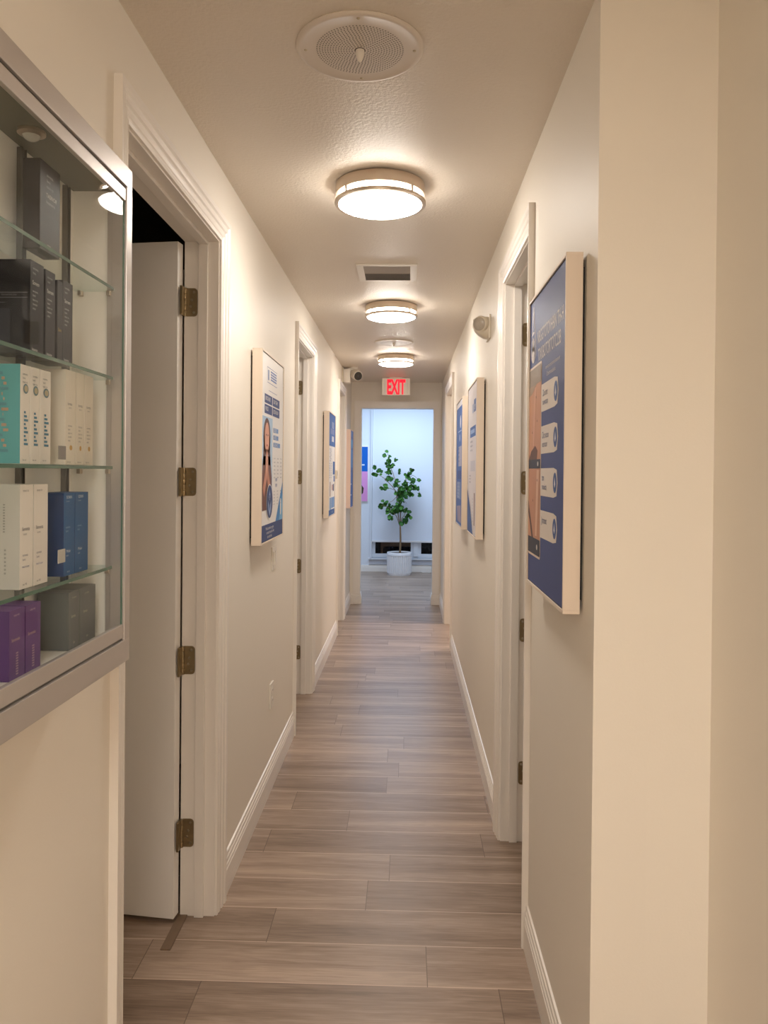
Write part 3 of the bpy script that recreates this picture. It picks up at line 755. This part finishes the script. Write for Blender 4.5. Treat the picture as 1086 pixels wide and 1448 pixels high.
GR = (170, 170, 172); GA = 'dark boxes on the second shelf'; 
# top shelf: one tall charcoal box
def mk(a, W, H):
    lines(a, W, .022, 3, .0075, GR, u=.3); a.text('TASINOR', W*.28, .056, .010, (214, 212, 208), 1, .9); a.text('losamerin', W*.28, .066, .008, GR, 1); a.text('SOR', W*.34, H-.008, .007, (214, 212, 208), 1)
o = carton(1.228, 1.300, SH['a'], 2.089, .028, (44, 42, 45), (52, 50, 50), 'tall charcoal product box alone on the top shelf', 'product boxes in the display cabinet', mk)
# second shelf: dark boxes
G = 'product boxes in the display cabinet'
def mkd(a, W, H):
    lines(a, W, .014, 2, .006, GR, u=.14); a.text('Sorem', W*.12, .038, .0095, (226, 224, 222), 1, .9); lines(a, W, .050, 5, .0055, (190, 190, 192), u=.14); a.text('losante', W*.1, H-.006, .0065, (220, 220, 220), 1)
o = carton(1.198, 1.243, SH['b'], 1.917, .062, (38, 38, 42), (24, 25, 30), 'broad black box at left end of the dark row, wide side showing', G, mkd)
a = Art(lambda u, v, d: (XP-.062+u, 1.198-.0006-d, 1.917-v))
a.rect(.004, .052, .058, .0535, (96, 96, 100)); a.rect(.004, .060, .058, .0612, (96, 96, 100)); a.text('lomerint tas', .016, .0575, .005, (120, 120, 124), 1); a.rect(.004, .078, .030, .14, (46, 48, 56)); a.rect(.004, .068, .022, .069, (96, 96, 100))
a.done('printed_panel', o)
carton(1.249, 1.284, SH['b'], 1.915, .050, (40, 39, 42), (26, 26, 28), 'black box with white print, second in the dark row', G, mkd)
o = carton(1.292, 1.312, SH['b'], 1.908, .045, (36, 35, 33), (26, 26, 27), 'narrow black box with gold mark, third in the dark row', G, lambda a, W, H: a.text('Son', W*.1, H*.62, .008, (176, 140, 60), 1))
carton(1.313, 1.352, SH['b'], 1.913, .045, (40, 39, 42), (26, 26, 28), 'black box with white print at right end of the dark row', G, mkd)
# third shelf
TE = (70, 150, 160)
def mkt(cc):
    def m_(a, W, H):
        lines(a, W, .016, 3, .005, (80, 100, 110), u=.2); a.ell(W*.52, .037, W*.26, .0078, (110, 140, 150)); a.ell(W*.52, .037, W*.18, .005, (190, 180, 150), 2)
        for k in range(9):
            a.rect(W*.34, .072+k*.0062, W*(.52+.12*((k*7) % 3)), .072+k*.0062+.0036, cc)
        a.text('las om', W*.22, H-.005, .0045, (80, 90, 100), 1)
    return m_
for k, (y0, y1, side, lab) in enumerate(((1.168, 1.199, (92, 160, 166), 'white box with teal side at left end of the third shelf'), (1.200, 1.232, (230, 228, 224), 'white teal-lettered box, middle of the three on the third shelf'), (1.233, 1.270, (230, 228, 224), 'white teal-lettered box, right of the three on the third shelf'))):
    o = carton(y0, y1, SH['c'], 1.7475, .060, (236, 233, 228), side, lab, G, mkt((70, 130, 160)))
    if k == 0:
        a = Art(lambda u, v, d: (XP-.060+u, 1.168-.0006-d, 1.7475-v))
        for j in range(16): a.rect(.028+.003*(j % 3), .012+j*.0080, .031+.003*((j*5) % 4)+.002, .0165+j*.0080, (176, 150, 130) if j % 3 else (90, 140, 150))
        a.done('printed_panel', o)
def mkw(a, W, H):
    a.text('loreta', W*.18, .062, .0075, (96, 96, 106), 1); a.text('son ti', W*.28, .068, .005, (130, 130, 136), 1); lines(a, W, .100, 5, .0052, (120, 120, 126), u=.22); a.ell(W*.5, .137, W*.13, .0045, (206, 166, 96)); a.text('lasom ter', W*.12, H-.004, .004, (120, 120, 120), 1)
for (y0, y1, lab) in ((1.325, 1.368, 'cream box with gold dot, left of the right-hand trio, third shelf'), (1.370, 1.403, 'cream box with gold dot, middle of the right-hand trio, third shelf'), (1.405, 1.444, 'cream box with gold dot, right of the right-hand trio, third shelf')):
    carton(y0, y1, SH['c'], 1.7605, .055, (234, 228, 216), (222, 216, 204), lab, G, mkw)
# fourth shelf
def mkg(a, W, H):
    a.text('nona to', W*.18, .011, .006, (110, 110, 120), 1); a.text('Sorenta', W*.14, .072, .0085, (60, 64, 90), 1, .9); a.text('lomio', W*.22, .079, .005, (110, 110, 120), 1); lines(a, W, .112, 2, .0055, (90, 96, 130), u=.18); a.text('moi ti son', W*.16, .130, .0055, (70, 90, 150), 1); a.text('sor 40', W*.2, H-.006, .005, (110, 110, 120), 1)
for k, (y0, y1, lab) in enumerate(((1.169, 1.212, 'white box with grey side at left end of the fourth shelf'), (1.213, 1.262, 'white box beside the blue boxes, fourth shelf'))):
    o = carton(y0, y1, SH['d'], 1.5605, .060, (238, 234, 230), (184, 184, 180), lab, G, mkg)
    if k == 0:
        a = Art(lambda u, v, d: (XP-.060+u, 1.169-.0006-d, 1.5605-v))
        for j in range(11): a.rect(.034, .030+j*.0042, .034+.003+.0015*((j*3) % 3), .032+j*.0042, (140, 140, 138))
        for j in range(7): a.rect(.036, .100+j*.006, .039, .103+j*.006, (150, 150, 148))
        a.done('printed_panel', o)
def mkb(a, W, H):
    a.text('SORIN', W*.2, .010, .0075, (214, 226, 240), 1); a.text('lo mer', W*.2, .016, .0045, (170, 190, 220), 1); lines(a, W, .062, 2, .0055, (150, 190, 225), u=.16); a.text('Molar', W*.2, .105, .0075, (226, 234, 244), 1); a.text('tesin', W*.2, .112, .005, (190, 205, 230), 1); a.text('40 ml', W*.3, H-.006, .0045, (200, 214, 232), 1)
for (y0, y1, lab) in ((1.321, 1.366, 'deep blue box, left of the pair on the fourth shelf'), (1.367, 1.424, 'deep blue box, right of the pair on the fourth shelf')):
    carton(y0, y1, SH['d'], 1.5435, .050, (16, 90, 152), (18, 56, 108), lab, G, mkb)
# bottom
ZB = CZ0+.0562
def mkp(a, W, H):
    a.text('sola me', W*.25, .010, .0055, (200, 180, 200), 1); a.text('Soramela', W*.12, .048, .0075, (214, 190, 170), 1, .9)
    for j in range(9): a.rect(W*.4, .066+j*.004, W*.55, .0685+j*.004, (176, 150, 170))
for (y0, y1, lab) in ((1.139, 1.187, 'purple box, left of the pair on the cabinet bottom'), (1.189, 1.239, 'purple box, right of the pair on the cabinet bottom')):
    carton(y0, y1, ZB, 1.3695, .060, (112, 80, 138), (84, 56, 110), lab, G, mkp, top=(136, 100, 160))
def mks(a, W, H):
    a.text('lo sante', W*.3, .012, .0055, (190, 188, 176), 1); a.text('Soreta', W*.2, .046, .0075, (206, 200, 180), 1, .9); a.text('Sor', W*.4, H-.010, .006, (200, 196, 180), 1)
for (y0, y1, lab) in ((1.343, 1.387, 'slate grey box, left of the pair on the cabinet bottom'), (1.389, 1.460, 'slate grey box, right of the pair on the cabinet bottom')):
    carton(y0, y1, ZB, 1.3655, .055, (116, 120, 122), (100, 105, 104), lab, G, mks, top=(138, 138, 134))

# ------------------------------------------------------------------ wall fittings, left
root = thing('light_switch', 'small white two-rocker switch plate just below the large white poster', 'light switch', (XL, 3.87, 1.10))
bm = B(); box(bm, XL, XL+.006, 3.81, 3.93, 1.088, 1.205, bev=.002); obj('cover_plate', bm, white_p, root)
for yy in (3.845, 3.895):
    bm = B(); box(bm, XL+.006, XL+.010, yy-.016, yy+.016, 1.113, 1.180, bev=.0015); obj('rocker', bm, white_p, root)
root = thing('wall_outlet', 'white wall outlet plate low on left wall above the baseboard', 'outlet', (XL, 3.83, .40))
bm = B(); box(bm, XL, XL+.007, 3.785, 3.870, .400, .525, bev=.002); obj('cover_plate', bm, white_p, root)
for zz in (.437, .488):
    bm = B(); lathe(bm, [(0, .0095), (.015, .0095), (.0165, .007), (0, .007)], (XL, 3.8275, zz), 20, axis='x'); so = obj('socket', bm, white_p, root)
    bm = B(); box(bm, XL+.0095, XL+.0099, 3.820, 3.822, zz-.004, zz+.004); box(bm, XL+.0095, XL+.0099, 3.833, 3.835, zz-.004, zz+.004); obj('slot', bm, black_m, so)
bm = B(); box(bm, XL, XL+.022, 7.16, 7.25, 1.52, 1.60, bev=.004)
o = obj('thermostat', bm, ivory_p); tag(o, 'tiny beige thermostat on left wall just before the last left door', 'thermostat')
bm = B(); box(bm, XL+.022, XL+.0225, 7.18, 7.23, 1.55, 1.585); obj('display', bm, vent_m, o)

# surveillance camera
root = thing('security_camera', 'white surveillance camera on left wall under the ceiling by last door', 'camera', (XL, 7.9, 2.50))
bm = B(); box(bm, XL, XL+.015, 7.84, 7.99, 2.505, 2.655, bev=.004); obj('wall_plate', bm, ivory_p, root)
bm = B(); box(bm, XL+.015, XL+.085, 7.86, 7.98, 2.50, 2.645, bev=.014); obj('mounting_box', bm, white_p, root, True)
bm = B(); tube(bm, [(XL+.06, 7.91, 2.635), (XL+.10, 7.90, 2.655), (XL+.13, 7.90, 2.655)], [.022, .018, .020], 14); lathe(bm, [(0, ZC-.001), (.045, ZC-.001), (.045, ZC-.010), (.030, ZC-.016), (0, ZC-.016)], (XL+.115, 7.90, 0), 24)
obj('arm', bm, white_p, root, True)
bm = B(); d = Vector((.42, -.80, -.28)).normalized(); c0 = Vector((XL+.115, 7.93, 2.60)); tube(bm, [c0, c0+d*.02, c0+d*.115, c0+d*.12], [.038, .048, .050, .046], 24); obj('camera_body', bm, white_p, root, True)
bm = B(); tube(bm, [c0+d*.118, c0+d*.124], [.044, .043], 24); fc = obj('lens_face', bm, lens_m, root, True)
bm = B(); tube(bm, [c0+d*.124, c0+d*.127], [.014, .012], 20); obj('lens', bm, mat('lens_glass', (60, 58, 60), .1, var=.02), fc, True)
bm = B(); q0 = c0+d*.02+Vector((0, 0, .040)); tube(bm, [q0, q0+d*.110], [.016, .016], 12)
bmesh.ops.scale(bm, vec=(1, 1, 1), verts=bm.verts); obj('sun_shield', bm, white_p, root, True)

# emergency light, right wall
root = thing('emergency_light', 'grey-beige emergency light head high on the right wall before the posters', 'emergency light', (XR, 3.95, 2.27))
bm = B(); box(bm, XR-.010, XR, 3.885, 4.025, 2.268, 2.388, bev=.003); obj('wall_plate', bm, ivory_p, root)
bm = B()
# rounded housing tapering towards its nose
rings = []
for k, (dx, hh, hw, zc, yc) in enumerate(((.010, .056, .066, 2.328, 3.955), (.030, .054, .062, 2.330, 3.950), (.055, .046, .052, 2.334, 3.940), (.075, .034, .040, 2.340, 3.935), (.088, .018, .022, 2.346, 3.93))):
    rings.append([bm.verts.new((XR-dx, yc+hw*math.copysign(abs(math.cos(t))**.7, math.cos(t)), zc+hh*math.copysign(abs(math.sin(t))**.7, math.sin(t)))) for t in [2*PI*j/28 for j in range(28)]])
for r0, r1 in zip(rings, rings[1:]):
    for j in range(28): bm.faces.new([r0[j], r0[(j+1) % 28], r1[(j+1) % 28], r1[j]])
bm.faces.new(rings[-1]); bm.faces.new(rings[0][::-1])
hs = obj('housing', bm, ivory_p, root, True)
bm = B(); d = Vector((-.55, -.80, -.10)).normalized(); c0 = Vector((XR-.046, 3.905, 2.340))
tube(bm, [c0-d*.01, c0+d*.012, c0+d*.020, c0+d*.024], [.040, .041, .037, .030], 28); obj('lamp_rim', bm, ivory_p, root, True)
bm = B(); tube(bm, [c0+d*.0235, c0+d*.028, c0+d*.031], [.034, .028, .012], 28); ln = obj('lamp_lens', bm, mat('clear_ribbed_lens', (168, 158, 144), .12, var=.15, vscale=60), root, True)
bm = B(); tube(bm, [c0+d*.030+Vector((.01, 0, .004)), c0+d*.034+Vector((.01, 0, .004))], [.010, .006], 16); obj('bulb', bm, white_p, ln, True)

# ------------------------------------------------------------------ exit sign
ex, ey = -.128, 8.72
root = thing('exit_sign', 'white ceiling-mounted EXIT sign with red letters above the far opening', 'exit sign', (ex, ey, 2.455))
bm = B(); box(bm, ex-.158, ex+.158, ey-.022, ey+.022, 2.462, 2.652, bev=.004); hs = obj('housing', bm, mat('sign_white', (236, 226, 208), .4, emit=.12), root)
bm = B(); box(bm, ex-.07, ex+.07, ey-.018, ey+.018, 2.652, ZC, bev=.002); obj('ceiling_mount', bm, white_p, root)
bm = B()
text_bm(bm, 'EXIT', .226, lambda u, v, d: (ex+u, ey-.0225-d, 2.476+v), .0004, 0, .45, 'CENTER', .009)
obj('letters', bm, red_e, hs, keep=True)
bm = B()
for u in (-.128, .128): box(bm, ex+u-.001, ex+u+.001, ey-.0226, ey-.022, 2.475, 2.64)
obj('knockout_lines', bm, vent_m, hs)
bm = B()
for u in (-.10, .10): box(bm, ex+u-.018, ex+u+.018, ey-.02, ey+.0, 2.6525, 2.656)
obj('clip', bm, vent_m, root)

# ------------------------------------------------------------------ far window, shade, art, plant
root = thing('window_1', 'white framed low window below the shade in the waiting room', 'window', ((WX0+WX1)/2, YF, WZ0), kind='structure')
bm = B(); x = WX0
fy0, fy1 = YF+.03, YF+.09
for a_ in ((WX0, WX1, WZ0, WZ0+.065), (WX0, WX1, WZ1-.06, WZ1), (WX0, WX0+.055, WZ0+.065, WZ1-.06), (.078, .245, WZ0+.065, WZ1-.06), (WX1-.055, WX1, WZ0+.065, WZ1-.06), (.70, .78, WZ0+.065, WZ1-.06)):
    box(bm, a_[0], a_[1], fy0, fy1, a_[2], a_[3], bev=.004)
box(bm, .120, .200, fy0-.02, fy0, WZ0+.03, WZ1-.03, bev=.003)
obj('window_frame', bm, far_wall_m, root)
for (xa, xb_) in ((WX0+.055, .078), (.245, .70), (.78, WX1-.055)):
    bm = B(); box(bm, xa, xb_, fy1-.02, fy1-.014, WZ0+.065, WZ1-.06); obj('glass_pane', bm, win_m, root)
bm = B(); box(bm, WX0-.05, WX1+.05, YF-.035, YF+.03, WZ0-.022, WZ0, bev=.003); sl = obj('window_sill', bm, far_wall_m, root)
bm = B()
for k in range(3): box(bm, WX0-.04, WX1+.04, YF-.018+k*.003, YF, WZ0-.100+k*.022, WZ0-.080+k*.022)
obj('apron', bm, mat('apron_grey_white', (196, 198, 206), .5, var=.02), sl)
bm = B(); box(bm, -2.6, 2.6, YF+.9, YF+.95, -.1, 3); o = obj('night_backdrop', bm, night_m); struct(o, 'dark sheet coloured as the night outside the low window', 'wall')  # plain sheet, its dark colour stands in for the unlit outside
bm = B(); box(bm, -.37, .085, YF+.25, YF+.28, .375, .455, bev=.003); o = obj('wooden_rail', bm, tan_m); tag(o, 'tan wooden board outside behind the low window glass', 'board')
bm = B(); box(bm, -.41, -.37, YF+.25, YF+.28, 0, .455); box(bm, .085, .125, YF+.25, YF+.28, 0, .455); obj('post', bm, tan_m, o)
# roller shade
root = thing('roller_shade', 'large white roller shade drawn down over the waiting room window', 'roller shade', (.38, YF-.03, .47))
bm = B(); box(bm, WX0+.002, WX1+.02, YF-.030, YF-.027, .495, 2.80); obj('shade_fabric', bm, shade_m, root)
bm = B(); box(bm, WX0+.002, WX1+.02, YF-.038, YF-.020, .470, .500, bev=.005); obj('hem_bar', bm, pot_m, root)
bm = B(); tube(bm, [(WX0, YF-.035, 2.83), (WX1+.02, YF-.035, 2.83)], .03, 20); obj('roller', bm, pot_m, root, True)
bm = B(); box(bm, WX0-.022, WX0-.002, YF-.05, YF, WZ0, 2.95, bev=.002); o = obj('trim_2', bm, far_wall_m); struct(o, 'narrow white side casing of the shaded window', 'trim')

root = thing('wall_picture', 'picture of blue over pink with a dark gourd shape, in the waiting room', 'picture', (-.80, YF, 1.11))
px0, px1, pz0, pz1 = -1.02, -.615, 1.115, 2.0
bm = B(); box(bm, px0, px1, YF-.028, YF, pz0, pz1, bev=.002); cv = obj('canvas', bm, white_p, root)
a = Art(lambda u, v, d: (px0+u, YF-.0285-d, pz1-v))
a.rect(.004, .012, .400, .405, (10, 98, 190)); a.rect(.004, .405, .400, .880, (222, 150, 208)); a.rect(.12, .29, .35, .31, (214, 226, 240), 2)
a.poly([(.22, .43), (.20, .50), (.215, .56), (.16, .62), (.15, .72), (.19, .79), (.27, .80), (.33, .75), (.34, .67), (.29, .60), (.265, .52), (.27, .45), (.245, .425)], (64, 58, 40), 2)
a.poly([(.16, .70), (.17, .76), (.21, .79), (.27, .80), (.31, .76), (.27, .74), (.22, .72)], (200, 44, 40), 3)
a.done('painted_shapes', cv)

# potted tree
PX, PY = -.100, 11.88
root = thing('potted_tree', 'small green leafy tree in a fluted white pot by the shaded window', 'plant', (PX, PY, 0))
bm = B(); n = 96; prof = [(.172, 0), (.176, .012), (.176, .03), (.180, .05), (.183, .30), (.183, .305)]
rings = []
for (r, z) in prof:
    rings.append([bm.verts.new((PX+(r+(.004 if (.02 < z < .302) else 0)*math.cos(2*PI*k/n*32))*math.cos(2*PI*k/n), PY+(r+(.004 if (.02 < z < .302) else 0)*math.cos(2*PI*k/n*32))*math.sin(2*PI*k/n), z)) for k in range(n)])
for r0, r1 in zip(rings, rings[1:]):
    for k in range(n): bm.faces.new([r0[k], r0[(k+1) % n], r1[(k+1) % n], r1[k]])
bm.faces.new(rings[0][::-1])
lathe(bm, [(.183, .303), (.190, .308), (.191, .345), (.187, .352), (.176, .352), (.172, .345), (.172, .32), (0, .32)], (PX, PY, 0), 64)
# flutes as real ridges
for k in range(32):
    a_ = 2*PI*k/32; tube(bm, [(PX+.181*math.cos(a_), PY+.181*math.sin(a_), .035), (PX+.184*math.cos(a_), PY+.184*math.sin(a_), .298)], [.0085, .0085], 8)
obj('planter', bm, pot_m, root, True)
bm = B(); lathe(bm, [(0, .335), (.10, .333), (.171, .328), (.171, .32), (0, .32)], (PX, PY, 0), 40); obj('soil', bm, sub_m, root)
def at(px, py, dy=0):
    Y = PY+dy
    d = fw + R_*((px-CX)/F_PX) - U_*((py-CY)/F_PX); t = Y/d.y
    return Vector((0, 0, 1.585)) + d*t
base = Vector((PX+.01, PY, .33)); fork = at(566, 745)
bm = B(); tube(bm, [base, base.lerp(fork, .5)+Vector((.006, 0, 0)), fork], [.017, .014, .012], 10)
branches = []
def br(pts, r0, r1):
    P = []
    for i in range(len(pts)-1):
        for k in range(3): P.append(pts[i].lerp(pts[i+1], k/3))
    P.append(pts[-1]); R = [r0+(r1-r0)*i/(len(P)-1) for i in range(len(P))]
    P = [p+Vector((random.uniform(-.006, .006), random.uniform(-.006, .006), random.uniform(-.004, .004))) if 0 < i < len(P)-1 else p for i, p in enumerate(P)]
    tube(bm, P, R, 7); branches.append(P)
A = lambda x, y, d=0: at(x, y, d)
br([fork, A(563.5, 727), A(561, 715, .05), A(562, 700), A(557, 690, -.05), A(549, 682, -.05), A(540, 674, -.08), A(532, 669, -.1)], .009, .003)
br([fork, A(566, 722), A(565, 705, .05), A(567, 690, .08), A(573, 678, .1), A(577, 668, .12), A(583, 662, .12)], .009, .003)
br([A(565, 705, .05), A(563, 690, 0), A(560, 680), A(556, 670, .05), A(552, 658, .05), A(549, 645, .03), A(547, 638, .03)], .007, .002)
br([A(573, 680, .1), A(582, 685, .05), A(590, 690), A(594, 698, -.05)], .005, .002)
br([A(573, 680, .1), A(584, 672, .15), A(592, 678, .15)], .005, .002)
br([fork, A(568, 733, -.05), A(573, 726, -.1), A(577, 722, -.12)], .006, .002)
br([fork, A(560, 730, -.05), A(553, 720, -.1), A(545, 715, -.15), A(539, 715, -.18)], .006, .002)
br([A(562, 702), A(555, 708, -.1), A(548, 712, -.15)], .005, .002)
br([A(562, 695), A(553, 691, .1), A(545, 689, .15), A(538, 689, .15)], .004, .002)
br([A(566, 700), A(570, 706, .1), A(575, 712, .15)], .004, .002)
obj('trunk', bm, bark_m, root, True)
clusters = [(547, 638, 1, 1.5), (544, 644, 2, 2.5), (551, 645, 1, 1.5), (550, 652, 5, 4), (549, 659, 6, 5), (554, 659, 3, 3), (560, 650, 2, 2), (529, 661, 3, 2.5), (530, 671, 5, 3), (535, 666, 3, 3), (539, 667, 3, 3),
            (545, 689, 5, 4), (539, 690, 2, 2), (550, 668, 5, 4), (549, 677, 6, 4), (553, 677, 3, 3), (561, 680, 4, 3), (559, 687, 5, 3), (565, 665, 1, 1), (564.5, 669, 1, 1), (579, 670, 5, 3.5), (582, 665, 2, 2), (577, 675, 7, 4), (583, 681, 9, 5), (573, 684, 9, 5), (570, 691, 10, 6), (578, 691, 10, 5),
            (586, 690, 5, 4), (591, 691, 3, 3), (593, 700, 2, 2), (592, 678, 1, 1.5), (564, 697, 8, 5), (572, 700, 10, 5), (566, 706, 10, 5), (580, 699, 6, 4), (563, 715, 10, 6), (567, 720, 8, 5), (561, 722, 6, 4),
            (538, 716, 3, 2.5), (545, 713, 4, 4), (550, 717, 6, 5), (555, 722, 6, 4), (547, 724, 5, 4), (552, 732, 5, 4), (573, 722, 5, 4), (577, 729, 5, 4), (573, 736, 5, 4), (569, 740, 2, 3), (579, 724, 2, 2)]
bm = B()
shape = [(0, 0), (.30, .12), (.46, .30), (.40, .44), (.50, .58), (.30, .70), (.18, .88), (0, 1.0)]
for (x_, y_, cnt, spread) in clusters:
    for k in range(int(cnt*2.1)+ (1 if cnt < 3 else 0)):
        c0 = at(x_+random.gauss(0, spread*.42), y_+random.gauss(0, spread*.42), random.uniform(-.18, .16))
        sz = random.uniform(.036, .070)
        nrm = Vector((random.gauss(0, .55), -1+random.gauss(0, .35), random.gauss(.35, .5))).normalized()
        upv = Vector((random.gauss(0, .7), random.gauss(0, .4), random.gauss(-.2, .8)))
        upv = (upv-nrm*upv.dot(nrm)).normalized(); sd = nrm.cross(upv)
        mi = 1 if random.random() < .28 else 0
        mid = [bm.verts.new(c0+upv*sz*(v-.5)-nrm*sz*.06*math.sin(v*PI)) for _, v in shape]
        for s_ in (1, -1):
            ed = [mid[0]]+[bm.verts.new(c0+upv*sz*(v-.5)+sd*(s_*u*sz)+nrm*sz*.10*u) for u, v in shape[1:-1]]+[mid[-1]]
            for i in range(len(shape)-1):
                q_ = [mid[i], ed[i], ed[i+1], mid[i+1]]; q_ = list(dict.fromkeys(q_))
                if len(q_) > 2: bm.faces.new(q_ if s_ > 0 else q_[::-1]).material_index = mi
obj('foliage', bm, [green_m, green2_m], root, keep=True)

# cord and outlet box at the right edge of the opening
bm = B(); tube(bm, [(.47, YF-.03, .03), (.42, YF-.08, .008), (.34, YF-.14, .006), (.27, YF-.12, .006), (.24, YF-.06, .006), (.33, YF-.04, .006)], .004, 8)
tag(obj('power_cord', bm, white_p, smooth=True), 'thin white cord lying on the floor right of the pot', 'cord')
bm = B(); box(bm, .415, .455, YF-.06, YF-.012, 0, .12, bev=.004); tag(obj('floor_box', bm, mat('slate_plastic', (90, 98, 108), .5, var=.02)), 'small dark box against the far baseboard behind the opening edge', 'box')
